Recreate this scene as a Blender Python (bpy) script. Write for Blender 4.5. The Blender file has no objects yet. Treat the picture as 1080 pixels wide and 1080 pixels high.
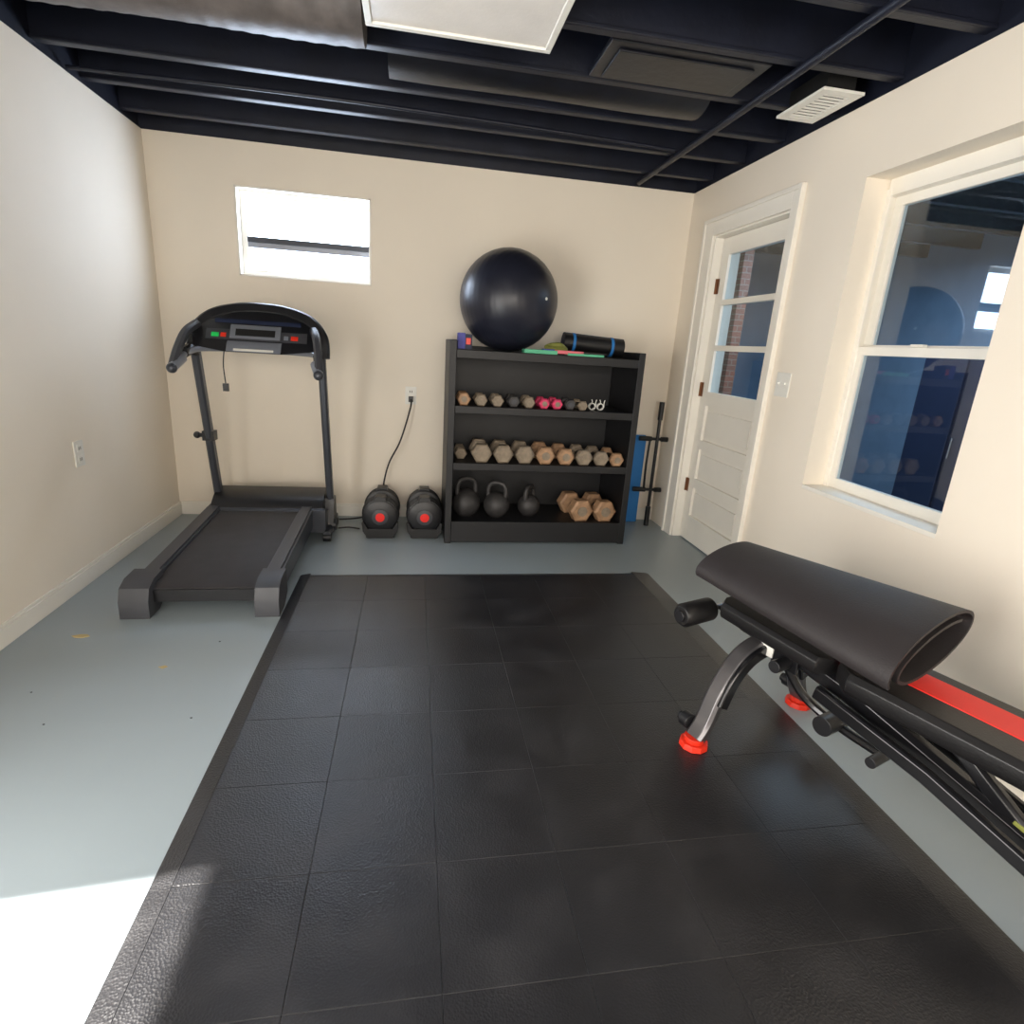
import bpy, math, random
from mathutils import Vector, Matrix
random.seed(4)
W=3.70; H=2.5
sc=bpy.context.scene
sc.view_settings.view_transform='Standard'
sc.view_settings.look='None'

# ---------------------------------------------------------------- materials
def lin(c):
    return tuple(((v/255.0)/12.92 if v/255.0<=0.04045 else (((v/255.0)+0.055)/1.055)**2.4) for v in c)+(1.0,)
def mat(name,rgb,rough=.6,metal=0.0,var=0.08,vscale=6.0,bump=0.0,bscale=60.0,spec=0.5,emit=None,estr=0.0,vtype='noise',coat=0.0,rvar=0.0):
    m=bpy.data.materials.new(name); m.use_nodes=True
    nt=m.node_tree; N=nt.nodes; L=nt.links
    b=N['Principled BSDF']
    c=lin(rgb)
    tc=N.new('ShaderNodeTexCoord')
    nz=N.new('ShaderNodeTexNoise'); nz.inputs['Scale'].default_value=vscale; nz.inputs['Detail'].default_value=5
    L.new(tc.outputs['Object'],nz.inputs['Vector'])
    rp=N.new('ShaderNodeValToRGB')
    rp.color_ramp.elements[0].position=.25; rp.color_ramp.elements[1].position=.75
    rp.color_ramp.elements[0].color=tuple(max(0,v*(1-var)) for v in c[:3])+(1,)
    rp.color_ramp.elements[1].color=tuple(min(1,v*(1+var)) for v in c[:3])+(1,)
    L.new(nz.outputs['Fac'],rp.inputs['Fac']); L.new(rp.outputs['Color'],b.inputs['Base Color'])
    b.inputs['Roughness'].default_value=rough; b.inputs['Metallic'].default_value=metal
    b.inputs['Specular IOR Level'].default_value=spec
    b.inputs['Coat Weight'].default_value=coat
    if rvar>0:
        mr=N.new('ShaderNodeMapRange'); mr.inputs['From Min'].default_value=.2; mr.inputs['From Max'].default_value=.8
        mr.inputs['To Min'].default_value=rough-rvar; mr.inputs['To Max'].default_value=rough+rvar
        L.new(nz.outputs['Fac'],mr.inputs['Value']); L.new(mr.outputs['Result'],b.inputs['Roughness'])
    if bump>0:
        if vtype=='voronoi':
            t=N.new('ShaderNodeTexVoronoi'); t.inputs['Scale'].default_value=bscale; o=t.outputs['Distance']
        else:
            t=N.new('ShaderNodeTexNoise'); t.inputs['Scale'].default_value=bscale; t.inputs['Detail'].default_value=3; o=t.outputs['Fac']
        L.new(tc.outputs['Object'],t.inputs['Vector'])
        bp=N.new('ShaderNodeBump'); bp.inputs['Strength'].default_value=bump; bp.inputs['Distance'].default_value=.004
        L.new(o,bp.inputs['Height']); L.new(bp.outputs['Normal'],b.inputs['Normal'])
    if emit:
        b.inputs['Emission Color'].default_value=lin(emit); b.inputs['Emission Strength'].default_value=estr
    return m
M={}
M['wall']=mat('wall_paint',(238,228,212),.75,var=.02,vscale=2,bump=.08,bscale=120,spec=.25)
M['trim']=mat('trim_paint',(240,235,224),.4,var=.02)
M['floor']=mat('floor_paint',(150,161,166),.33,var=.04,vscale=1.6,bump=.04,bscale=25,spec=.5,rvar=.03)
M['black_wood']=mat('joist_black',(20,24,38),.48,var=.4,vscale=5,bump=.3,bscale=30,spec=.5)
M['duct']=mat('duct_wrap',(96,90,88),.5,var=.4,vscale=9,bump=.5,bscale=25)
M['ductb']=mat('duct_black',(18,20,28),.4,var=.4,vscale=9,bump=.3,bscale=25)
M['rubber']=mat('rubber_tile',(31,31,34),.30,var=.18,vscale=7,bump=.26,bscale=170,vtype='voronoi',spec=.65)
# per-tile roughness difference + soft dust layer
nt=M['rubber'].node_tree; N=nt.nodes; L=nt.links; pb=N['Principled BSDF']
tcd=N.new('ShaderNodeTexCoord'); mpp=N.new('ShaderNodeMapping'); mpp.vector_type='POINT'
s_=1/.326; mpp.inputs['Location'].default_value=(-1.12*s_,1.245*s_,0); mpp.inputs['Scale'].default_value=(s_,s_,0)
L.new(tcd.outputs['Object'],mpp.inputs['Vector'])
fl=N.new('ShaderNodeVectorMath'); fl.operation='FLOOR'; L.new(mpp.outputs[0],fl.inputs[0])
wn=N.new('ShaderNodeTexWhiteNoise'); wn.noise_dimensions='2D'; L.new(fl.outputs[0],wn.inputs['Vector'])
n2=N.new('ShaderNodeTexNoise'); n2.inputs['Scale'].default_value=6; n2.inputs['Detail'].default_value=4; n2.inputs['Roughness'].default_value=.5
L.new(tcd.outputs['Object'],n2.inputs['Vector'])
mra=N.new('ShaderNodeMapRange'); mra.inputs['To Min'].default_value=.30; mra.inputs['To Max'].default_value=.37; L.new(wn.outputs['Value'],mra.inputs['Value'])
mrb=N.new('ShaderNodeMapRange'); mrb.interpolation_type='SMOOTHSTEP'; mrb.inputs['From Min'].default_value=.3; mrb.inputs['From Max'].default_value=.75; mrb.inputs['To Min'].default_value=-.02; mrb.inputs['To Max'].default_value=.08
L.new(n2.outputs['Fac'],mrb.inputs['Value'])
ad=N.new('ShaderNodeMath'); L.new(mra.outputs[0],ad.inputs[0]); L.new(mrb.outputs[0],ad.inputs[1]); L.new(ad.outputs[0],pb.inputs['Roughness'])
mrc=N.new('ShaderNodeMapRange'); mrc.interpolation_type='SMOOTHSTEP'; mrc.inputs['From Min'].default_value=.4; mrc.inputs['From Max'].default_value=.8; mrc.inputs['To Max'].default_value=.35
L.new(n2.outputs['Fac'],mrc.inputs['Value'])
mixc=N.new('ShaderNodeMixRGB'); mixc.inputs[2].default_value=lin((60,59,61))
src=pb.inputs['Base Color'].links[0].from_socket; L.new(mrc.outputs[0],mixc.inputs[0]); L.new(src,mixc.inputs[1]); L.new(mixc.outputs[0],pb.inputs['Base Color'])
M['shelf']=mat('shelf_black',(17,17,20),.5,var=.25,vscale=8,bump=.1,bscale=40)
M['plastic']=mat('black_plastic',(22,22,25),.4,var=.15)
M['cradle']=mat('cradle_black',(12,12,14),.5,var=.15)
M['dplastic']=mat('dark_grey_plastic',(62,63,68),.45,var=.1,bump=.15,bscale=200)
M['gframe']=mat('grey_metal_paint',(70,73,80),.35,metal=.4,var=.05)
M['belt']=mat('treadmill_belt',(46,43,44),.6,var=.2,vscale=12,bump=.3,bscale=250)
M['silver']=mat('silver_plastic',(150,155,165),.3,metal=.5,var=.05)
M['white']=mat('white_plastic',(232,230,222),.4,var=.01)
M['dark']=mat('slot_dark',(20,20,20),.6)
M['red']=mat('red_vinyl',(232,32,22),.45,var=.05)
M['redp']=mat('red_plastic',(225,50,28),.4,var=.05)
M['green']=mat('green_led',(30,200,90),.4,emit=(30,200,90),estr=.1)
M['ball']=mat('ball_vinyl',(32,34,46),.36,var=.1,spec=.5)
M['iron']=mat('cast_iron',(62,60,60),.55,metal=.3,var=.25,vscale=25,bump=.3,bscale=80)
M['tan']=mat('worn_tan',(166,130,98),.6,var=.35,vscale=22,bump=.3,bscale=70)
M['tang']=mat('worn_grey_tan',(136,122,104),.6,var=.35,vscale=22,bump=.3,bscale=70)
M['pink']=mat('pink_vinyl',(214,60,100),.5)
M['chrome']=mat('chrome',(170,170,175),.2,metal=1.0)
M['vinyl']=mat('black_vinyl',(20,19,20),.42,var=.2,bump=.2,bscale=160)
M['ymat']=mat('yoga_mat_foam',(46,42,43),.6,var=.1,vscale=4,bump=.3,bscale=180,spec=.4)
M['benchm']=mat('bench_frame_black',(24,24,27),.28,metal=.3,var=.1,coat=.4)
M['benchg']=mat('bench_frame_grey',(110,108,110),.3,metal=.7,var=.05)
M['blue']=mat('blue_foam',(40,120,190),.6)
M['navy']=mat('navy_roll',(24,34,62),.6)
M['purple']=mat('purple_foam',(70,70,150),.6)
M['bronze']=mat('bronze_hinge',(120,78,50),.45,metal=.6)
M['yellow']=mat('yellow_label',(130,134,60),.6)
M['leaf']=mat('dry_leaf',(190,170,120),.8)
M['diff']=mat('diffuser',(214,210,205),.35,bump=.2,bscale=80,emit=(255,245,235),estr=.08)
M['pane']=mat('daylight_emission_pane',(255,255,255),.5,emit=(212,230,255),estr=26.0)  # pane glows by emission, standing in for daylight outside
M['bluewall']=mat('adjacent_wall',(116,136,158),.8,var=.1)
M['tape']=mat('teal_band',(90,180,140),.6)
M['tape2']=mat('coral_band',(220,110,120),.6)
m=bpy.data.materials.new('brick'); m.use_nodes=True; nt=m.node_tree
bt=nt.nodes.new('ShaderNodeTexBrick'); bt.inputs['Scale'].default_value=5
bt.inputs['Color1'].default_value=lin((150,84,62)); bt.inputs['Color2'].default_value=lin((120,68,54)); bt.inputs['Mortar'].default_value=lin((150,140,130))
tc=nt.nodes.new('ShaderNodeTexCoord'); mp=nt.nodes.new('ShaderNodeMapping'); mp.inputs['Rotation'].default_value=(math.pi/2,0,0)
nt.links.new(tc.outputs['Object'],mp.inputs['Vector']); nt.links.new(mp.outputs[0],bt.inputs['Vector'])
nt.links.new(bt.outputs['Color'],nt.nodes['Principled BSDF'].inputs['Base Color']); M['brick']=m
m=bpy.data.materials.new('window_glass'); m.use_nodes=True; nt=m.node_tree; nt.nodes.clear()
o=nt.nodes.new('ShaderNodeOutputMaterial'); mx=nt.nodes.new('ShaderNodeMixShader'); tr=nt.nodes.new('ShaderNodeBsdfTransparent'); gl=nt.nodes.new('ShaderNodeBsdfGlossy')
tr.inputs[0].default_value=(.84,.91,.96,1); gl.inputs['Roughness'].default_value=.02
lw=nt.nodes.new('ShaderNodeLayerWeight'); pw=nt.nodes.new('ShaderNodeMath'); pw.operation='POWER'; pw.inputs[1].default_value=4.0
ma=nt.nodes.new('ShaderNodeMath'); ma.operation='MULTIPLY_ADD'; ma.inputs[1].default_value=.8; ma.inputs[2].default_value=.06
nt.links.new(lw.outputs['Facing'],pw.inputs[0]); nt.links.new(pw.outputs[0],ma.inputs[0]); nt.links.new(ma.outputs[0],mx.inputs[0])
nt.links.new(tr.outputs[0],mx.inputs[1]); nt.links.new(gl.outputs[0],mx.inputs[2]); nt.links.new(mx.outputs[0],o.inputs[0]); M['glass']=m

# ---------------------------------------------------------------- mesh builder
class B:
    def __init__(s,name): s.n=name; s.v=[]; s.f=[]; s.mi=[]; s.mats=[]; s.T=Matrix.Identity(4)
    def mid(s,k):
        if k not in s.mats: s.mats.append(k)
        return s.mats.index(k)
    def add(s,vs,fs,k):
        o=len(s.v); s.v+=[s.T@Vector(v) for v in vs]
        for f in fs: s.f.append([o+i for i in f]); s.mi.append(s.mid(k))
    def box(s,x0,x1,y0,y1,z0,z1,k,R=None,top=(1,1)):
        x0,x1=min(x0,x1),max(x0,x1); y0,y1=min(y0,y1),max(y0,y1); z0,z1=min(z0,z1),max(z0,z1)
        c=Vector(((x0+x1)/2,(y0+y1)/2,(z0+z1)/2)); h=((x1-x0)/2,(y1-y0)/2,(z1-z0)/2)
        vs=[]
        for a in(-1,1):
            for b in(-1,1):
                for d in(-1,1):
                    p=Vector((a*h[0]*(top[0] if d>0 else 1),b*h[1]*(top[1] if d>0 else 1),d*h[2]))
                    if R is not None: p=R@p
                    vs.append(c+p)
        s.add(vs,[(0,1,3,2),(4,6,7,5),(0,4,5,1),(2,3,7,6),(0,2,6,4),(1,5,7,3)],k)
    def rings(s,rings,k,cap=True,closed=False):
        n=len(rings[0]); vs=[p for r in rings for p in r]; fs=[]
        m_=len(rings)
        for i in range(m_ if closed else m_-1):
            j=(i+1)%m_
            for a in range(n):
                b=(a+1)%n; fs.append((i*n+a,i*n+b,j*n+b,j*n+a))
        if cap and not closed:
            fs.append(tuple(range(n))[::-1]); fs.append(tuple((m_-1)*n+a for a in range(n)))
        s.add(vs,fs,k)
    def sweep(s,pts,prof,k,closed=False,up=None,scales=None):
        pts=[Vector(p) for p in pts]; n=len(pts); rings=[]
        t=(pts[1]-pts[0]).normalized()
        u=Vector(up) if up else (Vector((0,0,1)) if abs(t.z)<.9 else Vector((0,1,0)))
        for i,p in enumerate(pts):
            if closed: t=(pts[(i+1)%n]-pts[i-1]).normalized()
            else: t=(pts[min(i+1,n-1)]-pts[max(i-1,0)]).normalized()
            u=(u-t*u.dot(t)).normalized(); w=t.cross(u)
            q=scales[i] if scales else 1
            rings.append([p+(w*a+u*b)*q for a,b in prof])
        s.rings(rings,k,closed=closed)
    def tube(s,pts,r,k,n=12,closed=False,sm=True,scales=None):
        if sm and len(pts)>2: pts=spline(pts,closed)
        s.sweep(pts,[(r*math.cos(2*math.pi*i/n),r*math.sin(2*math.pi*i/n)) for i in range(n)],k,closed,scales=scales)
    def rtube(s,pts,a,b,k,sm=True,up=None):
        if sm and len(pts)>2: pts=spline(pts)
        c=.25*min(a,b); A=a/2; C=b/2
        s.sweep(pts,[(-A,-C+c),(-A+c,-C),(A-c,-C),(A,-C+c),(A,C-c),(A-c,C),(-A+c,C),(-A,C-c)],k,up=up)
    def cyl(s,p1,p2,r,k,r2=None,n=24,rot=0):
        p1=Vector(p1);p2=Vector(p2); t=(p2-p1).normalized(); u=Vector((0,0,1)) if abs(t.z)<.9 else Vector((1,0,0))
        u=(u-t*u.dot(t)).normalized(); w=t.cross(u); r2=r if r2 is None else r2
        R=[[p+(w*math.cos(rot+2*math.pi*i/n)+u*math.sin(rot+2*math.pi*i/n))*q for i in range(n)] for p,q in((p1,r),(p2,r2))]
        s.rings(R,k)
    def lathe(s,c,prof,k,axis=(0,0,1),n=32):
        c=Vector(c); t=Vector(axis).normalized(); u=Vector((0,0,1)) if abs(t.z)<.9 else Vector((1,0,0))
        u=(u-t*u.dot(t)).normalized(); w=t.cross(u)
        s.rings([[c+t*h+(w*math.cos(2*math.pi*i/n)+u*math.sin(2*math.pi*i/n))*r for i in range(n)] for r,h in prof],k)
    def sphere(s,c,r,k,sc_=(1,1,1),n=32,m_=20):
        c=Vector(c); R=[]
        for j in range(m_+1):
            a=-math.pi/2+math.pi*j/m_; a=max(-1.565,min(1.565,a))
            R.append([c+Vector((r*sc_[0]*math.cos(a)*math.cos(2*math.pi*i/n),r*sc_[1]*math.cos(a)*math.sin(2*math.pi*i/n),r*sc_[2]*math.sin(a))) for i in range(n)])
        s.rings(R,k)
    def prism(s,poly,axis,a,b,k):
        def P(p,q):
            return (q,p[0],p[1]) if axis=='x' else ((p[0],q,p[1]) if axis=='y' else (p[0],p[1],q))
        s.rings([[P(p,a) for p in poly],[P(p,b) for p in poly]],k)
    def done(s,bevel=.004,seg=2,ang=35):
        me=bpy.data.meshes.new(s.n); me.from_pydata([tuple(v) for v in s.v],[],s.f)
        for k in s.mats: me.materials.append(M[k])
        for p,i in zip(me.polygons,s.mi): p.material_index=i; p.use_smooth=True
        me.update()
        import bmesh
        bm=bmesh.new(); bm.from_mesh(me); bmesh.ops.recalc_face_normals(bm,faces=bm.faces); bm.to_mesh(me); bm.free()
        me.set_sharp_from_angle(angle=math.radians(ang))
        ob=bpy.data.objects.new(s.n,me); bpy.context.collection.objects.link(ob)
        if bevel:
            md=ob.modifiers.new('bevel','BEVEL'); md.width=bevel; md.segments=seg; md.limit_method='ANGLE'; md.angle_limit=math.radians(40); md.harden_normals=True
        return ob
def spline(pts,closed=False,k=8):
    P=[Vector(p) for p in pts]; n=len(P); out=[]
    for i in range(n if closed else n-1):
        if closed: a,b,c,d=P[i-1],P[i],P[(i+1)%n],P[(i+2)%n]
        else: a,b,c,d=P[max(i-1,0)],P[i],P[i+1],P[min(i+2,n-1)]
        for j in range(k):
            t=j/k; out.append(.5*((2*b)+(c-a)*t+(2*a-5*b+4*c-d)*t*t+(3*b-a-3*c+d)*t**3))
    if not closed: out.append(P[-1])
    return out

# ---------------------------------------------------------------- room shell
YB=-6.5; T=.2
b=B('floor'); b.box(-T,W+T,YB-T,T,-.1,0,'floor'); b.done(0)
wx0,wx1,wz0,wz1=.52,1.39,1.69,2.242
b=B('wall_back')
b.box(-T,wx0,0,T,0,H,'wall'); b.box(wx1,W+T,0,T,0,H,'wall'); b.box(wx0,wx1,0,T,0,wz0,'wall'); b.box(wx0,wx1,0,T,wz1,H,'wall'); b.done(0)
b=B('wall_left'); oy0,oy1,oz=-5.1,-3.24,2.1
b.box(-T,0,oy1,0,0,H,'wall'); b.box(-T,0,YB,oy0,0,H,'wall'); b.box(-T,0,oy0,oy1,oz,H,'wall'); b.done(0)
dy0,dy1,dz=-1.27,-.42,2.15
ry0,ry1,rz0,rz1=-2.60,-1.79,.73,2.18
b=B('wall_right')
b.box(W,W+T,dy1,0,0,H,'wall'); b.box(W,W+T,dy0,dy1,dz,H,'wall'); b.box(W,W+T,ry1,dy0,0,H,'wall')
b.box(W,W+T,ry0,ry1,0,rz0,'wall'); b.box(W,W+T,ry0,ry1,rz1,H,'wall'); b.box(W,W+T,YB,ry0,0,H,'wall'); b.done(0)
b=B('wall_front'); b.box(-T,W+T,YB-T,YB,0,H,'wall'); b.done(0)
b=B('ceiling'); b.box(-T,W+T,YB-T,T,2.79,2.84,'black_wood')
b.box(-T,-.02,YB-T,T,2.5,2.79,'black_wood'); b.box(W+.02,W+T,YB-T,T,2.5,2.79,'black_wood')
b.box(-.02,W+.02,.02,T,2.5,2.79,'black_wood'); b.box(-.02,W+.02,YB-T,YB-.02,2.5,2.79,'black_wood'); b.done(0)
b=B('ceiling_joists')
y=-.2
while y>YB:
    b.box(-.02,W+.02,y-.022,y+.022,2.535,2.79,'black_wood')
    b.box(-.02,W+.02,y-.03,y-.022,2.535,2.55,'black_wood'); y-=.41
b.done(.003)
b=B('ceiling_pipe')
b.cyl((3.25,-.05,2.515),(3.25,-4.4,2.515),.018,'black_wood')
b.tube([(.0,-.8,2.52),(1.2,-.86,2.515),(2.4,-.8,2.52),(3.2,-.75,2.52)],.01,'black_wood'); b.done(0)
def duct(name,x0,x1,yc,zc,ry,rz,k,cor=.004):
    b=B(name); n=int((x1-x0)/.02); rings=[]
    for i in range(n+1):
        r=1+cor*8*math.sin(i*1.6)*.25+.02*math.sin(i*.13)
        rings.append([Vector((x0+i*.02,yc+ry*r*math.cos(a*math.pi/12),zc+rz*r*math.sin(a*math.pi/12))) for a in range(24)])
    b.rings(rings,k); b.done(0)
duct('air_duct',0.0,1.49,-1.625,2.595,.17,.13,'duct',.006)
duct('air_duct',1.56,3.1,-1.24,2.61,.15,.095,'ductb',.0)
b=B('ceiling_duct_panel'); b.box(2.45,3.15,-1.80,-1.47,2.535,2.56,'ductb'); b.box(2.5,3.1,-1.75,-1.5,2.525,2.535,'ductb'); b.done(.004)

def base_prof(b,axis,a0,a1,w,sgn):
    for (z0,z1,t) in((0,.082,.014),(.082,.098,.009)):
        if axis=='y': b.box(w,w+sgn*t,a0,a1,z0,z1,'trim')
        else: b.box(a0,a1,w,w+sgn*t,z0,z1,'trim')
b=B('baseboard_left'); base_prof(b,'y',-3.2,0,0,1); b.done(.002)
b=B('baseboard_back'); base_prof(b,'x',.014,W,0,-1); b.done(.002)

# back window
b=B('window_1')
fy=.07
b.box(wx0,wx1,.0,T,wz0,wz0+.012,'trim'); b.box(wx0,wx1,.0,T,wz1-.012,wz1,'trim'); b.box(wx0,wx0+.012,0,T,wz0,wz1,'trim'); b.box(wx1-.012,wx1,0,T,wz0,wz1,'trim')
f=.04
b.box(wx0+.012,wx1-.012,fy,fy+.05,wz0+.012,wz0+.012+f,'trim'); b.box(wx0+.012,wx1-.012,fy,fy+.05,wz1-.012-f,wz1-.012,'trim')
b.box(wx0+.012,wx0+.012+f,fy,fy+.05,wz0+.05,wz1-.05,'trim'); b.box(wx1-.012-f*.4,wx1-.012,fy,fy+.05,wz0+.05,wz1-.05,'trim')
b.box(wx0+.05,wx1-.02,fy-.01,fy+.04,1.915,1.95,'gframe'); b.box(wx0+.05,wx1-.02,fy-.002,fy+.04,1.88,1.915,'silver')
b.box(wx0+.05,wx1-.02,fy+.02,fy+.026,wz0+.05,wz1-.05,'pane')
b.done(.002)
# right window (double hung)
gx=W+.13; a0,a1=-2.54,-1.80
b=B('window_2')
b.box(gx,W+T,a1,ry1,rz0,rz1,'trim'); b.box(gx,W+T,ry0,a0,rz0,rz1,'trim')
b.box(gx-.01,W+T,a0,a1,2.11,rz1,'trim'); b.box(W+.0,W+T,ry0,ry1,rz0,rz0+.02,'trim')
def sash(x,z0,z1,fw=.05,t=.03):
    b.box(x,x+t,a0,a1,z0,z0+fw,'trim'); b.box(x,x+t,a0,a1,z1-fw*.8,z1,'trim')
    b.box(x,x+t,a0,a0+fw,z0+fw,z1-fw*.8,'trim'); b.box(x,x+t,a1-fw,a1,z0+fw,z1-fw*.8,'trim')
    b.box(x+t*.4,x+t*.5,a0+fw,a1-fw,z0+fw,z1-fw*.8,'glass')
sash(gx,.75,1.45); sash(gx+.035,1.41,2.11)
b.box(gx-.012,gx+.0,a1-.02,a1+.01,rz0+.02,2.14,'trim'); b.box(gx-.02,gx+.01,-2.2,-2.14,1.45,1.462,'trim')
b.done(.003)
# door
b=B('trim_1')
tt=.018
b.box(W-tt,W,dy1-.0,dy1+.13,0,dz+.11,'trim'); b.box(W-tt,W,dy0-.085,dy0,0,dz+.11,'trim'); b.box(W-tt,W,dy0,dy1,dz,dz+.11,'trim')
b.box(W-tt-.012,W-tt,dy1+.105,dy1+.13,0,dz+.11,'trim'); b.box(W-tt-.012,W-tt,dy0-.085,dy0-.06,0,dz+.11,'trim'); b.box(W-tt-.012,W-tt,dy0-.06,dy1+.105,dz+.085,dz+.11,'trim')
b.box(W,W+T,dy1-.012,dy1,0,dz,'trim'); b.box(W,W+T,dy0,dy0+.012,0,dz,'trim'); b.box(W,W+T,dy0+.012,dy1-.012,dz-.012,dz,'trim')
b.done(.003)
b=B('door_1')
x0=W+.06; x1=x0+.04; L0,L1=dy0+.015,dy1-.015
b.box(x0,x1,L1-.1,L1,.01,dz-.015,'trim'); b.box(x0,x1,L0,L0+.1,.01,dz-.015,'trim')
b.box(x0,x1,L0+.1,L1-.1,dz-.125,dz-.015,'trim')
zz=[1.12,1.42,1.72]
for i,z in enumerate(zz):
    b.box(x0,x1,L0+.1,L1-.1,z-.1,z,'trim') if i==0 else b.box(x0,x1,L0+.1,L1-.1,z-.018,z+.018,'trim')
b.box(x0+.018,x0+.022,L0+.1,L1-.1,1.12,2.03,'glass')
b.box(x0,x1,L0+.1,L1-.1,.01,.2,'trim')
for z in (.45,.74): b.box(x0,x1,L0+.1,L1-.1,z-.035,z+.035,'trim')
b.box(x0+.020,x1-.005,L0+.1,L1-.1,.2,1.02,'trim')
for (za,zb) in((.2,.415),(.485,.705),(.775,1.02)):
    b.box(x0+.008,x0+.024,L0+.135,L1-.135,za+.035,zb-.035,'trim')
for z in(1.83,1.13,.42):
    b.cyl((x0-.006,L1+.004,z-.05),(x0-.006,L1+.004,z+.05),.009,'bronze',n=10); b.box(x0-.004,x0,L1-.03,L1,z-.05,z+.05,'bronze')
b.done(.003)

# adjacent room
def one(name,*a,bev=0):
    b=B(name); b.box(*a); return b.done(bev)
one('wall_adjacent_far',6.6,6.7,-5,2.3,0,2.6,'bluewall'); one('wall_adjacent_back',W+T,6.7,2.3,2.4,0,2.6,'bluewall')
one('wall_adjacent_front',W+T,6.7,-5.1,-5,0,2.6,'bluewall'); one('wall_adjacent_side',W+.1,W+T,T,2.3,0,2.6,'bluewall')
one('floor_adjacent',W+T,6.7,-5.1,2.4,-.1,0,'floor'); one('ceiling_adjacent',W+T,6.7,-5.1,2.4,2.6,2.7,'black_wood')
b=B('ceiling_adjacent_joists')
for i in range(12): b.box(W+T,6.6,-4.6+i*.55,-4.55+i*.55,2.42,2.6,'black_wood')
b.done(0)
b=B('brick_column'); b.box(4.56,4.65,.68,.79,0,2.42,'brick'); b.done(0)
b=B('storage_cabinet')
b.box(5.6,6.3,-1.2,-.4,.08,1.5,'navy'); b.box(5.58,5.6,-1.17,-.82,.12,1.46,'navy'); b.box(5.58,5.6,-.78,-.43,.12,1.46,'navy')
b.box(5.64,6.26,-1.16,-.44,0,.08,'dark'); b.cyl((5.56,-.84,.75),(5.56,-.84,.9),.008,'chrome'); b.done(.004)

def plate(name,axis,c,w,h,kind):
    b=B(name)
    b.box(-w/2,w/2,-.006,0,-h/2,h/2,'white')
    if kind=='outlet':
        for s in(-1,1):
            b.box(-w*.24,w*.24,-.009,-.006,s*h*.22-h*.14,s*h*.22+h*.14,'white')
            for q in(-1,1): b.box(q*w*.09-.0025,q*w*.09+.0025,-.0096,-.009,s*h*.22-.008,s*h*.22+.008,'dark')
    else:
        for q in(-1,1):
            b.box(q*w*.25-.008,q*w*.25+.008,-.008,-.006,-.018,.018,'white'); b.box(q*w*.25-.004,q*w*.25+.004,-.018,-.008,.0,.012,'white')
    o=b.done(.0015)
    R={'back':0,'left':math.pi/2,'right':-math.pi/2}[axis]
    o.rotation_euler=(0,0,R); o.location=c; return o
plate('wall_outlet','left',(0,-1.19,.68),.082,.13,'outlet')
plate('wall_outlet','back',(1.672,0,.945),.082,.13,'outlet')
plate('light_switch','right',(W,-1.47,1.235),.12,.13,'switch')
b=B('ceiling_vent')
vx0,vx1,vy0,vy1=3.43,3.63,-1.76,-1.41
za,zb=2.50,2.512
b.box(vx0,vx1,vy0,vy0+.04,za,zb,'white'); b.box(vx0,vx1,vy1-.04,vy1,za,zb,'white'); b.box(vx0,vx0+.04,vy0+.04,vy1-.04,za,zb,'white'); b.box(vx1-.04,vx1,vy0+.04,vy1-.04,za,zb,'white')
b.box(vx0+.03,vx1-.03,vy0+.03,vy1-.03,zb,2.60,'dark')
for i in range(9):
    yy=vy0+.055+i*(vy1-vy0-.11)/8
    b.box(vx0+.04,vx1-.04,yy-.005,yy+.005,2.501,2.508,'white')
b.done(.001)

b=B('ceiling_light_panel')
lx0,lx1,ly0,ly1=1.50,2.20,-3.02,-1.81
b.box(lx0+.02,lx1-.02,ly0+.02,ly1-.02,2.47,2.53,'white')
b.box(lx0,lx1,ly0,ly0+.025,2.45,2.475,'white'); b.box(lx0,lx1,ly1-.025,ly1,2.45,2.475,'white'); b.box(lx0,lx0+.025,ly0+.025,ly1-.025,2.45,2.475,'white'); b.box(lx1-.025,lx1,ly0+.025,ly1-.025,2.45,2.475,'white')
b.box(lx0+.025,lx1-.025,ly0+.025,ly1-.025,2.458,2.47,'diff'); b.done(.003)

# ---------------------------------------------------------------- rubber mat
b=B('rubber_gym_mat')
x0,y0,t=1.12,-1.245,.326
for i in range(6):
    for j in range(13):
        xa=x0+i*t; ya=y0-j*t
        b.box(xa+.0003,xa+t-.0003,ya-t+.0003,ya-.0003,0.0005,.014,'rubber')
xe=x0+6*t; yn=y0-13*t
b.prism([(1.062,.0005),(x0-.0003,.0005),(x0-.0003,.013),(1.075,.005)],'y',yn,y0+.05,'rubber')
b.prism([(xe+.0003,.0005),(3.19,.0005),(3.172,.005),(xe+.0003,.013)],'y',yn,y0+.05,'rubber')
b.prism([(y0+.0003,.0005),(y0+.055,.0005),(y0+.045,.005),(y0+.0003,.013)],'x',x0,xe,'rubber')
b.done(.0015)

# ---------------------------------------------------------------- treadmill
b=B('treadmill')
for xa,xb in((.375,.465),(.955,1.04)):
    b.prism([(-1.62,.055),(-.45,.10),(-.45,.225),(-1.62,.155)],'x',xa,xb,'gframe')
    b.prism([(-1.60,.158),(-.45,.227),(-.45,.237),(-1.60,.168)],'x',xa+.012,xb-.012,'dplastic')
b.prism([(-1.60,.07),(-.45,.115),(-.45,.215),(-1.60,.145),(-1.64,.125),(-1.64,.085)],'x',.466,.954,'belt')
b.box(.466,.954,-1.655,-1.615,.06,.12,'plastic')
for xa,xb in((.345,.475),(.945,1.058)):
    b.prism([(-1.715,.0),(-1.715,.085),(-1.69,.145),(-1.63,.172),(-1.52,.178),(-1.52,.05),(-1.60,.0)],'x',xa,xb,'dplastic')
b.prism([(-.58,.20),(-.55,.25),(-.48,.29),(-.30,.30),(-.22,.24),(-.20,.08),(-.58,.08)],'x',.40,1.10,'plastic')
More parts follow.
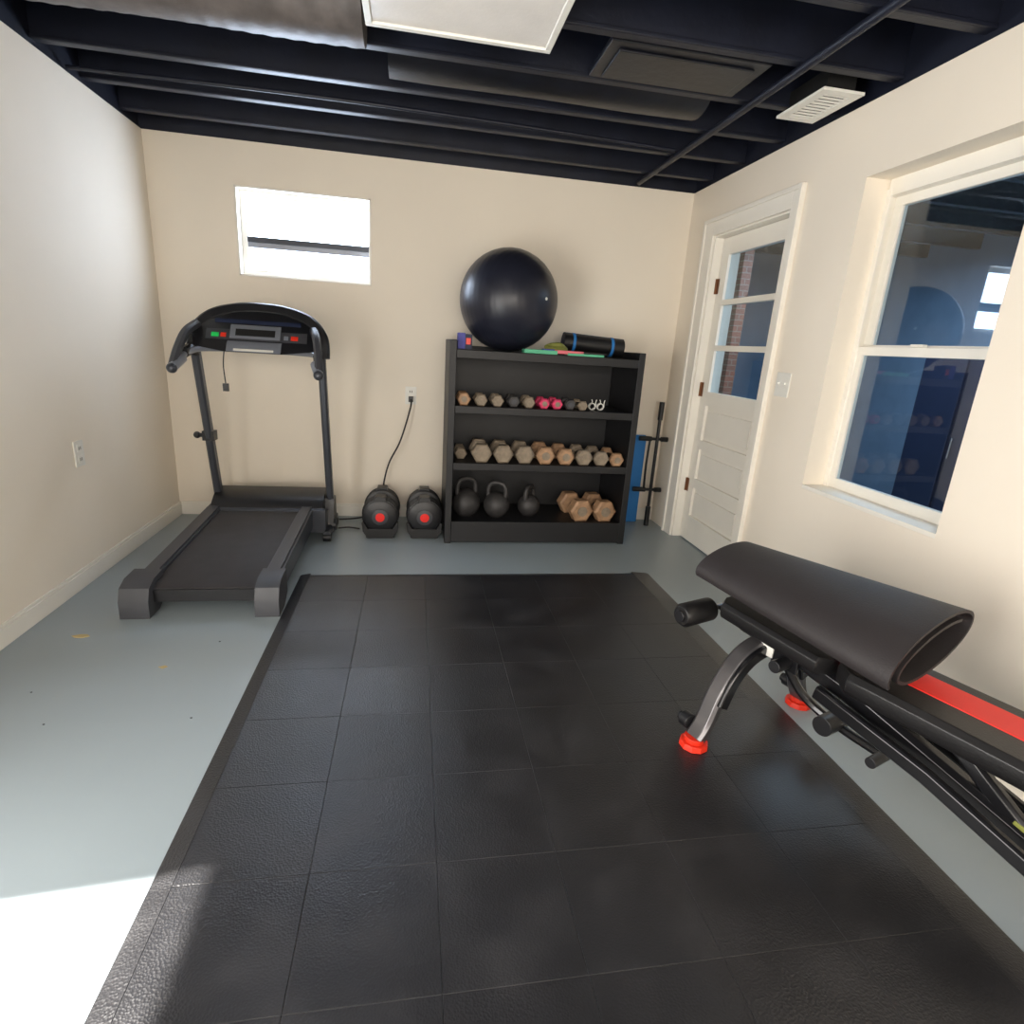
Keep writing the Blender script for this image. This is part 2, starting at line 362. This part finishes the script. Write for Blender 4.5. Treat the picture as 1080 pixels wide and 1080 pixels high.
b.prism([(-.60,.215),(-.585,.225),(-.20,.075),(-.20,.055),(-.60,.06)],'x',.38,1.12,'gframe')
for xa in(.41,1.13):
    b.rtube([(xa,-.22,.07),(xa,-.62,.05)],.05,.05,'gframe',sm=False)
    b.cyl((xa-.025,-.60,.03),(xa+.025,-.60,.03),.03,'plastic'); b.cyl((xa-.025,-.24,.03),(xa+.025,-.24,.03),.03,'plastic')
    b.rtube([(xa,-.40,.06),(xa,-.425,.3),(xa,-.62,1.22)],.045,.065,'gframe',up=(0,1,0),sm=False)
    b.prism([(-.50,.03),(-.33,.03),(-.36,.26),(-.45,.26)],'x',xa-.03,xa+.03,'plastic')
    b.cyl((xa+.028,-.47,.08),(xa+.045,-.47,.08),.04,'plastic')
b.cyl((.34,-.5,.68),(.40,-.5,.68),.013,'plastic'); b.sphere((.335,-.5,.68),.022,'plastic',n=14,m_=8)
b.box(.375,.445,-.535,-.465,.65,.71,'plastic')
hoop=[(.41,-.66,1.20),(.43,-.64,1.32),(.51,-.60,1.41),(.64,-.56,1.455),(.78,-.55,1.465),(.92,-.56,1.455),(1.06,-.60,1.41),(1.14,-.64,1.32),(1.15,-.66,1.20)]
b.rtube(hoop,.07,.05,'plastic',up=(0,-1,.3))
def tilt(px,pz,d):
    return (px,-.72+pz*.55-d*.84,1.25+pz*.84-d*.55+d*.0)
poly=[(.44,.0),(.62,-.03),(.92,-.03),(1.12,.0),(1.14,.08),(1.05,.17),(.90,.215),(.77,.225),(.64,.215),(.50,.17),(.42,.08)]
b.rings([[tilt(p[0],p[1],-.03) for p in poly],[tilt(p[0],p[1],.02) for p in poly]],'plastic')
def pan(x0,x1,z0,z1,k,d0=.02,d1=.032):
    b.rings([[tilt(x0,z0,d0),tilt(x1,z0,d0),tilt(x1,z1,d0),tilt(x0,z1,d0)],[tilt(x0,z0,d1),tilt(x1,z0,d1),tilt(x1,z1,d1),tilt(x0,z1,d1)]],k)
pan(.50,1.06,.055,.12,'dplastic',d1=.026)
pan(.54,1.02,.165,.19,'navy',d1=.024)
pan(.63,.91,.07,.155,'silver'); pan(.66,.88,.09,.135,'dark',.032,.034)
pan(.62,.92,-.01,.045,'silver',d1=.045); pan(.66,.88,-.0,.012,'white',.045,.05)
pan(.53,.57,.075,.10,'green',.026,.032); pan(.97,1.01,.075,.10,'redp',.026,.032); pan(.58,.61,.075,.10,'redp',.026,.032)
pan(.93,.955,.075,.10,'silver',.026,.032)
b.tube([(.385,-.90,1.13),(.40,-.84,1.17),(.44,-.72,1.215),(.55,-.63,1.225),(.77,-.61,1.225),(.99,-.63,1.225),(1.12,-.72,1.215),(1.15,-.84,1.17),(1.16,-.90,1.13)],.017,'silver')
for s,q in((-1,.385),(1,1.155)):
    b.tube([(q,-.92,1.12),(q-s*.03,-.84,1.172)],.026,'silver',sm=False); b.sphere((q,-.925,1.117),.028,'gframe',n=16,m_=10)
    b.rtube([(q,-.90,1.135),(q-s*.01,-.84,1.22),(q-s*.03,-.76,1.31),(q-s*.06,-.66,1.36)],.045,.045,'dplastic')
    b.rtube([(q-s*.025,-.80,1.20),(q-s*.03,-.68,1.22),(q-s*.03,-.62,1.20)],.04,.06,'plastic')
b.tube([(.60,-.70,1.26),(.59,-.72,1.14),(.595,-.72,1.03)],.0035,'plastic',n=6); b.box(.58,.61,-.73,-.71,.985,1.03,'plastic')
b.done(.005)

b=B('power_cord')
b.box(1.655,1.69,-.04,-.01,.90,.94,'plastic')
b.tube([(1.672,-.04,.92),(1.67,-.07,.86),(1.60,-.10,.62),(1.52,-.07,.45),(1.48,-.08,.30),(1.46,-.06,.12),(1.40,-.05,.03),(1.28,-.1,.012),(1.15,-.14,.012)],.006,'plastic',n=8)
b.tube([(1.17,-.35,.012),(1.24,-.33,.012),(1.32,-.36,.012)],.006,'plastic',n=8)
b.done(0)

# ---------------------------------------------------------------- adjustable dumbbells
def adj(x,y):
    b=B('adjustable_dumbbell')
    b.box(-.095,.095,-.185,.185,0,.035,'cradle',top=(1.08,1.0))
    for s in(-1,1):
        ya,yb=(s*.175-.02,s*.175+.02)
        b.prism([(-.085,.0),(.085,.0),(.118,.05),(.124,.11),(.112,.12),(.085,.07),(-.085,.07),(-.112,.12),(-.124,.11),(-.118,.05)],'y',ya,yb,'cradle')
        n=7
        for i in range(n):
            yy=s*(.065+i*.0165); r=.130-.002*abs(i-2)
            if i>5: r=.124
            b.lathe((0,yy-.0065,.155),[(r-.007,0),(r,.003),(r,.010),(r-.007,.013)],'plastic',axis=(0,1,0),n=36)
        b.lathe((0,s*.180,.155),[(.116,-.008*s),(.114,0),(.080,s*.012),(.02,s*.014)],'plastic',axis=(0,1,0),n=36)
        b.lathe((0,s*.194,.155),[(.056,-s*.006),(.056,s*.004),(.040,s*.008)],'dplastic',axis=(0,1,0),n=24)
        b.lathe((0,s*.203,.155),[(.032,-s*.006),(.032,s*.001),(.01,s*.002)],'red',axis=(0,1,0),n=20)
        b.box(-.045,.045,s*.13-.05,s*.13+.05,.26,.294,'plastic',top=(.75,.95))
    b.lathe((0,-.06,.155),[(.016,0),(.019,.03),(.021,.06),(.019,.09),(.016,.12)],'dplastic',axis=(0,1,0),n=20)
    o=b.done(.003); o.location=(x,y,0); return o
adj(1.475,-.345); adj(1.78,-.345)

# ---------------------------------------------------------------- shelf
SX0,SX1,SYF,SYB=1.915,3.225,-.635,-.10
b=B('weight_shelf')
tk=.045
b.box(SX0,SX0+tk,SYF,SYB,0,1.365,'shelf'); b.box(SX1-tk,SX1,SYF,SYB,0,1.355,'shelf')
b.box(SX0+tk,SX1-tk,SYB-.012,SYB,0,1.33,'shelf')
LV=[(.115,.15),(.535,.57),(.915,.95),(1.265,1.305)]
for z0,z1 in LV: b.box(SX0+tk,SX1-tk,SYF+.012,SYB-.012,z0,z1,'shelf')
b.box(SX0+tk,SX1-tk,SYF,SYF+.03,.01,.16,'shelf')
for z0,z1 in LV[1:]: b.box(SX0+tk,SX1-tk,SYF-.002,SYF+.012,z0-.012,z1+.003,'shelf')
b.done(.004)

b=B('exercise_ball')
R=[];n=64;mm=72;r0=.328
for j in range(mm+1):
    a=-math.pi/2+math.pi*j/mm; a=max(-1.56,min(1.56,a))
    r=r0*(1+ (.0035 if 10<j<mm-10 and j%3==0 else 0))
    R.append([Vector((r*math.cos(a)*math.cos(2*math.pi*i/n),r*math.cos(a)*math.sin(2*math.pi*i/n),r*math.sin(a))) for i in range(n)])
b.rings(R,'ball'); b.cyl((0,0,.324),(0,0,.331),.010,'white')
o=b.done(0); o.rotation_euler=(math.radians(88),0,math.radians(38)); o.location=(2.315,-.36,1.309+r0)

def hexdb(x,y,zs,r,L,k,ang=0,hk='chrome',hl=None,grip=.016):
    b=B('hex_dumbbell')
    ap=r*math.cos(math.pi/6); hl=hl or r*1.15
    for s in(-1,1):
        c=s*(L/2-hl/2)
        for (ya,yb,ra,rb) in((c-hl/2,c-hl/2+.012,r*.8,r),(c-hl/2+.012,c+hl/2-.012,r,r),(c+hl/2-.012,c+hl/2,r,r*.8)):
            b.cyl((0,ya,ap),(0,yb,ap),ra,k,r2=rb,n=6)
        b.cyl((0,s*(L/2)-.004,ap),(0,s*(L/2)+.003,ap),r*.42,'tang' if k!='iron' else 'dplastic',n=20)
    b.lathe((0,-L/2+hl,ap),[(grip*.8,-.01),(grip,.03),(grip*1.12,(L-2*hl)/2),(grip,L-2*hl-.03),(grip*.8,L-2*hl+.01)],hk,axis=(0,1,0),n=16)
    o=b.done(.002); o.location=(x,y,zs); o.rotation_euler=(0,0,ang); return o
zt=.951
for x,k,r in((2.02,'tan',.047),(2.135,'tang',.044),(2.245,'tang',.044),(2.355,'iron',.045),(2.46,'tang',.043),(2.565,'pink',.040),(2.655,'pink',.040),(2.745,'iron',.041),(2.835,'tang',.037)):
    hexdb(x,-.50,zt,r,.19,k,hk=k)
for i,dx in enumerate((2.92,2.98)):
    b=B('spring_collar'); b.tube([(.022*math.cos(j*.8),-.02+.0018*j,.026+.022*math.sin(j*.8)) for j in range(24)],.003,'white',n=6)
    b.tube([(.02,-.02,.03),(.015,-.03,.055),(.02,-.03,.075)],.003,'white',n=6); b.tube([(-.02,.02,.03),(-.005,-.01,.055),(-.01,-.01,.075)],.003,'white',n=6)
    o=b.done(0); o.location=(dx,-.52,.951)
z2=.571
for x,k,r in((2.155,'tang',.072),(2.305,'tang',.070),(2.455,'tang',.069),(2.60,'tan',.068),(2.745,'tan',.064),(2.88,'tang',.062),(3.005,'tang',.058),(3.12,'tan',.053)):
    hexdb(x,-.46,z2,r,.29,k,hk='iron')
hexdb(2.02,-.40,z2,.045,.19,'tang')
z3=.151
hexdb(2.89,-.42,z3,.088,.32,'tan',ang=.12,hk='iron'); hexdb(3.07,-.42,z3,.086,.32,'tan',ang=.10,hk='iron')
def kettle(x,y,r,zs,k='iron'):
    b=B('kettlebell')
    pr=[(.001,0),(r*.55,0),(r*.6,.004)]
    for j in range(3,21):
        a=-math.pi/2+math.pi*j/21; pr.append((r*math.cos(a),r*.92+r*math.sin(a)))
    b.lathe((0,0,0),pr,k,n=32)
    h=r*1.75
    b.tube([(-r*.62,0,h*.78),(-r*.70,0,h*1.05),(-r*.62,0,h*1.35),(-r*.3,0,h*1.5),(r*.3,0,h*1.5),(r*.62,0,h*1.35),(r*.70,0,h*1.05),(r*.62,0,h*.78)],.017,k)
    o=b.done(0); o.location=(x,y,zs); return o
kettle(2.075,-.44,.102,z3).rotation_euler=(0,0,.3)
kettle(2.295,-.46,.094,z3).rotation_euler=(0,0,-.4)
kettle(2.54,-.42,.082,z3).rotation_euler=(0,0,.9)

ZT=1.309
b=B('foam_yoga_block'); b.box(-.045,.0,-.05,.05,0,.10,'purple'); b.box(.0,.045,-.05,.05,0,.095,'navy'); b.box(.006,.036,-.0515,-.05,.03,.07,'redp'); b.done(.006).location=(2.015,-.52,ZT)
b=B('rolled_exercise_band')
b.tube([(-.07,0,.03),(-.03,.02,.045),(.02,0,.05),(.06,.02,.03),(.05,-.03,.02),(-.02,-.04,.018),(-.07,0,.03)],.019,'yellow'); b.done(0).location=(2.65,-.44,ZT+.012)
b=B('rolled_fabric_mat')
pts=[]
for j in range(60):
    a=j*.35; r=.012+.0026*j*.35
    pts.append((r*math.cos(a),r*math.sin(a)))
inner=[(p[0]*(1-.004/max(.01,math.hypot(*p))),p[1]*(1-.004/max(.01,math.hypot(*p)))) for p in pts]
b.rings([[Vector((x,p[0],p[1])) for p in pts+inner[::-1]] for x in(-.22,.22)],'navy')
b.cyl((-.219,0,0),(.219,0,0),.062,'vinyl')
b.cyl((-.16,0,0),(-.14,0,0),.067,'blue'); b.cyl((.12,0,0),(.14,0,0),.067,'blue')
o=b.done(.001); o.location=(2.94,-.33,ZT+.078); o.rotation_euler=(0,math.radians(3),0)
b=B('resistance_band_pack')
b.box(-.22,.0,-.05,.05,0,.026,'tape'); b.box(-.02,.18,-.045,.05,.008,.030,'tape2'); b.box(-.10,-.02,-.052,.0,.026,.034,'purple'); b.box(.07,.32,-.05,.04,0,.016,'tape'); b.box(.16,.34,-.045,.03,.016,.026,'vinyl'); b.done(.003).location=(2.62,-.565,ZT)

b=B('folded_blue_mat'); b.box(-.085,.085,-.025,-.001,0,.70,'blue'); b.box(-.085,.085,.001,.025,0,.70,'blue'); b.cyl((-.085,0,.70),(.085,0,.70),.025,'blue'); o=b.done(.006); o.location=(3.455,-.055,0.0)
b=B('doorway_pull_up_bar')
b.cyl((0,0,0),(0,0,1.0),.013,'plastic'); b.cyl((0,0,0),(0,0,.16),.02,'vinyl'); b.cyl((0,0,.86),(0,0,1.0),.02,'vinyl')
for z in(.30,.71):
    b.tube([(-.14,-.0,z),(.08,-.0,z)],.011,'plastic',sm=False); b.cyl((-.15,0,z),(-.05,0,z),.019,'vinyl'); b.cyl((.03,0,z),(.085,0,z),.019,'vinyl')
b.tube([(-.06,-.0,.30),(-.075,-.02,.5),(-.06,0,.71)],.009,'plastic')
o=b.done(.001); o.location=(3.59,-.17,.0); o.rotation_euler=(math.radians(-2),math.radians(1),0)

# ---------------------------------------------------------------- bench
BT=Matrix(((.36,.933,0,2.99),(-.933,.36,0,-2.70),(0,0,1,0),(0,0,0,1)))
b=B('weight_bench'); b.T=BT
b.rtube([(0,-.31,.045),(0,-.27,.10),(0,-.22,.22),(0,-.13,.33),(0,0,.365),(0,.13,.33),(0,.22,.22),(0,.27,.10),(0,.31,.035)],.07,.045,'benchg',up=(0,1,.2))
b.rtube([(.037,-.24,.17),(.037,-.19,.27),(.037,-.11,.335),(.037,0,.355),(.037,.11,.335),(.037,.19,.27),(.037,.24,.17)],.02,.05,'benchm',up=(0,1,.2))
for s in(-1,1):
    zf=.0145 if s<0 else 0
    b.cyl((0,s*.31,zf),(0,s*.31,zf+.022),.052,'redp',n=10,r2=.048); b.cyl((0,s*.31,zf+.022),(0,s*.31,zf+.04),.036,'redp')
    b.cyl((-.07,s*.30,.085),(-.035,s*.30,.085),.028,'plastic'); b.cyl((-.085,s*.30,.085),(-.07,s*.30,.085),.018,'plastic')
b.rtube([(-.10,0,.395),(.10,0,.375),(.35,0,.33),(1.28,0,.06)],.06,.07,'benchm',sm=False)
b.rtube([(.25,-.07,.32),(.60,-.09,.265),(1.30,-.09,.05)],.03,.05,'benchm',sm=False); b.rtube([(.25,.07,.32),(.60,.09,.265),(1.30,.09,.05)],.03,.05,'benchm',sm=False)
b.box(.78,.88,-.022,.022,.200,.231,'yellow',R=Matrix.Rotation(.28,3,'Y'))
b.rtube([(1.30,-.22,.035),(1.30,.20,.035)],.07,.06,'benchm',sm=False)
for s in(-1,1): b.box(1.25,1.35,s*.20-.02,s*.20+.02,0,.07,'redp')
b.rtube([(-.08,0,.38),(-.16,0,.40),(-.20,0,.415)],.05,.05,'benchm')
b.cyl((-.20,-.24,.42),(-.20,.24,.42),.012,'chrome')
for s in(-1,1):
    b.lathe((-.20,s*.08,.42),[(.03,0),(.045,s*.012),(.045,s*.15),(.035,s*.165)],'vinyl',axis=(0,1,0))
    b.cyl((-.20,s*.24,.42),(-.20,s*.255,.42),.022,'plastic')
b.rtube([(.05,.05,.30),(.12,.10,.18),(.24,.12,.13),(.42,.10,.13)],.03,.03,'benchm')
b.cyl((.24,.04,.14),(.24,.20,.14),.035,'plastic'); b.cyl((.42,.02,.13),(.42,.18,.13),.018,'plastic')
b.cyl((.12,-.12,.35),(.12,-.05,.35),.022,'plastic'); b.box(.06,.16,-.05,-.034,.32,.40,'benchm'); b.box(.06,.16,.034,.05,.32,.40,'benchm')
b.box(.02,.07,-.06,-.051,.34,.40,'white')
b.rtube([(.30,0,.39),(.60,0,.37),(.80,0,.22)],.04,.05,'benchm',sm=False)
def pad(u0,u1,z0,z1,wd,th,k,vo=0):
    R=[]
    n=16
    for i in range(n+1):
        t=i/n; u=u0+(u1-u0)*t; z=z0+(z1-z0)*t
        e=min(t,1-t)*(u1-u0); q=1-max(0,(.03-e)/.03)**2*.35
        hw=wd/2*q; hh=th/2*(.75+.25*q)
        R.append([Vector((u,vo-hw,z-hh*.5)),Vector((u,vo-hw*.94,z-hh)),Vector((u,vo+hw*.94,z-hh)),Vector((u,vo+hw,z-hh*.5)),Vector((u,vo+hw,z+hh*.5)),Vector((u,vo+hw*.9,z+hh)),Vector((u,vo-hw*.9,z+hh)),Vector((u,vo-hw,z+hh*.5))])
    b.rings(R,k)
pad(-.14,.29,.465,.435,.28,.06,'vinyl')
pad(.31,1.22,.437,.432,.30,.07,'vinyl')
def stripe(u0,u1,z0,z1,v0,v1,d):
    b.rings([[Vector((u,v0,z)),Vector((u,v1,z)),Vector((u,v1,z-d)),Vector((u,v0,z-d))] for u,z in((u0,z0),(u1,z1))],'red')
stripe(.315,1.215,.4745,.4695,-.035,.085,.02); stripe(.306,.315,.463,.4745,-.035,.085,.045)
b.done(.003)

# yoga mat, loosely rolled and flattened, lying along the bench
b=B('rolled_yoga_mat'); b.T=BT
th=.010
def prof(t,end):
    turns=1.45; a=math.radians(200)-t*turns*2*math.pi
    hw=(.170+.065*end)*(1-.30*t); hh=(.062+.038*end)*(1-.48*t)
    return (hw*math.cos(a),hh*math.sin(a) + (.022+.02*end)*math.cos(a))
rings=[]
NU=24; NT=90
for i in range(NU+1):
    e=i/NU; u=-.25+e*.745
    zc=.592+(-.012)*e; C=[]
    for j in range(NT+1):
        v,z=prof(j/NT,e); C.append(Vector((u,v+.03+.005*e,z+zc)))
    out=[];inn=[]
    for j in range(NT+1):
        tg=(C[min(j+1,NT)]-C[max(j-1,0)]).normalized(); nrm=Vector((0,-tg.z,tg.y))
        out.append(C[j]+nrm*th/2); inn.append(C[j]-nrm*th/2)
    rings.append(out+inn[::-1])
b.rings(rings,'ymat'); b.done(0)

b=B('fallen_leaf'); b.prism([(0,0),(.03,.012),(.06,.01),(.075,-.005),(.05,-.018),(.02,-.015)],'z',0.0,.003,'leaf'); b.done(0).location=(.22,-1.87,0)
b=B('floor_debris')
for (x,y,s_) in((.68,-2.15,.022),(.45,-2.5,.005),(.3,-2.3,.005),(.85,-1.95,.005),(.92,-2.5,.005)):
    b.prism([(x,y),(x+s_,y+s_*.5),(x+s_*1.6,y),(x+s_*.9,y-s_*.6)],'z',0.0,.002,'leaf' if s_>.02 else 'belt')
b.done(0)

# ---------------------------------------------------------------- lights
def area(name,loc,rot,sx,sy,p,col):
    l=bpy.data.lights.new(name,'AREA'); l.shape='RECTANGLE'; l.size=sx; l.size_y=sy; l.energy=p; l.color=col
    o=bpy.data.objects.new(name,l); o.location=loc; o.rotation_euler=rot; bpy.context.collection.objects.link(o); return o
area('patio_daylight',(-.12,-4.17,1.0),(0,-math.pi/2,0),1.9,1.8,112,(1.0,.95,.88))
area('rear_fill_light',(1.9,-6.4,1.5),(math.pi/2,0,0),2.4,1.4,96,(1.0,.93,.85))  # added fill behind the camera; wall_front has no window
area('adjacent_light',(5.2,-.8,2.35),(0,0,0),1.2,2.5,72,(.72,.86,1.0))
s=bpy.data.lights.new('sun','SUN'); s.energy=26; s.angle=.02; s.color=(1,.95,.88)
so=bpy.data.objects.new('sun',s); so.rotation_euler=Vector((1.40,.10,-2.1)).to_track_quat('-Z','Y').to_euler(); bpy.context.collection.objects.link(so)
w=bpy.data.worlds.new('world'); sc.world=w; w.use_nodes=True
w.node_tree.nodes['Background'].inputs[0].default_value=(.6,.75,1,1); w.node_tree.nodes['Background'].inputs[1].default_value=1.0

# ---------------------------------------------------------------- camera
yaw,pit,rol,f=.1799,.2832,.0645,602.48
d=Vector((math.sin(yaw)*math.cos(pit),math.cos(yaw)*math.cos(pit),-math.sin(pit)))
r0=Vector((math.cos(yaw),-math.sin(yaw),0)); u0=r0.cross(d)
r=r0*math.cos(rol)+u0*math.sin(rol); u=-r0*math.sin(rol)+u0*math.cos(rol)
cd=bpy.data.cameras.new('camera'); cd.sensor_width=36; cd.lens=f/1080*36; cd.clip_start=.02
co=bpy.data.objects.new('camera',cd); bpy.context.collection.objects.link(co)
mw=Matrix((( r.x,u.x,-d.x,1.6947),(r.y,u.y,-d.y,-4.4081),(r.z,u.z,-d.z,1.3507),(0,0,0,1)))
co.matrix_world=mw; sc.camera=co
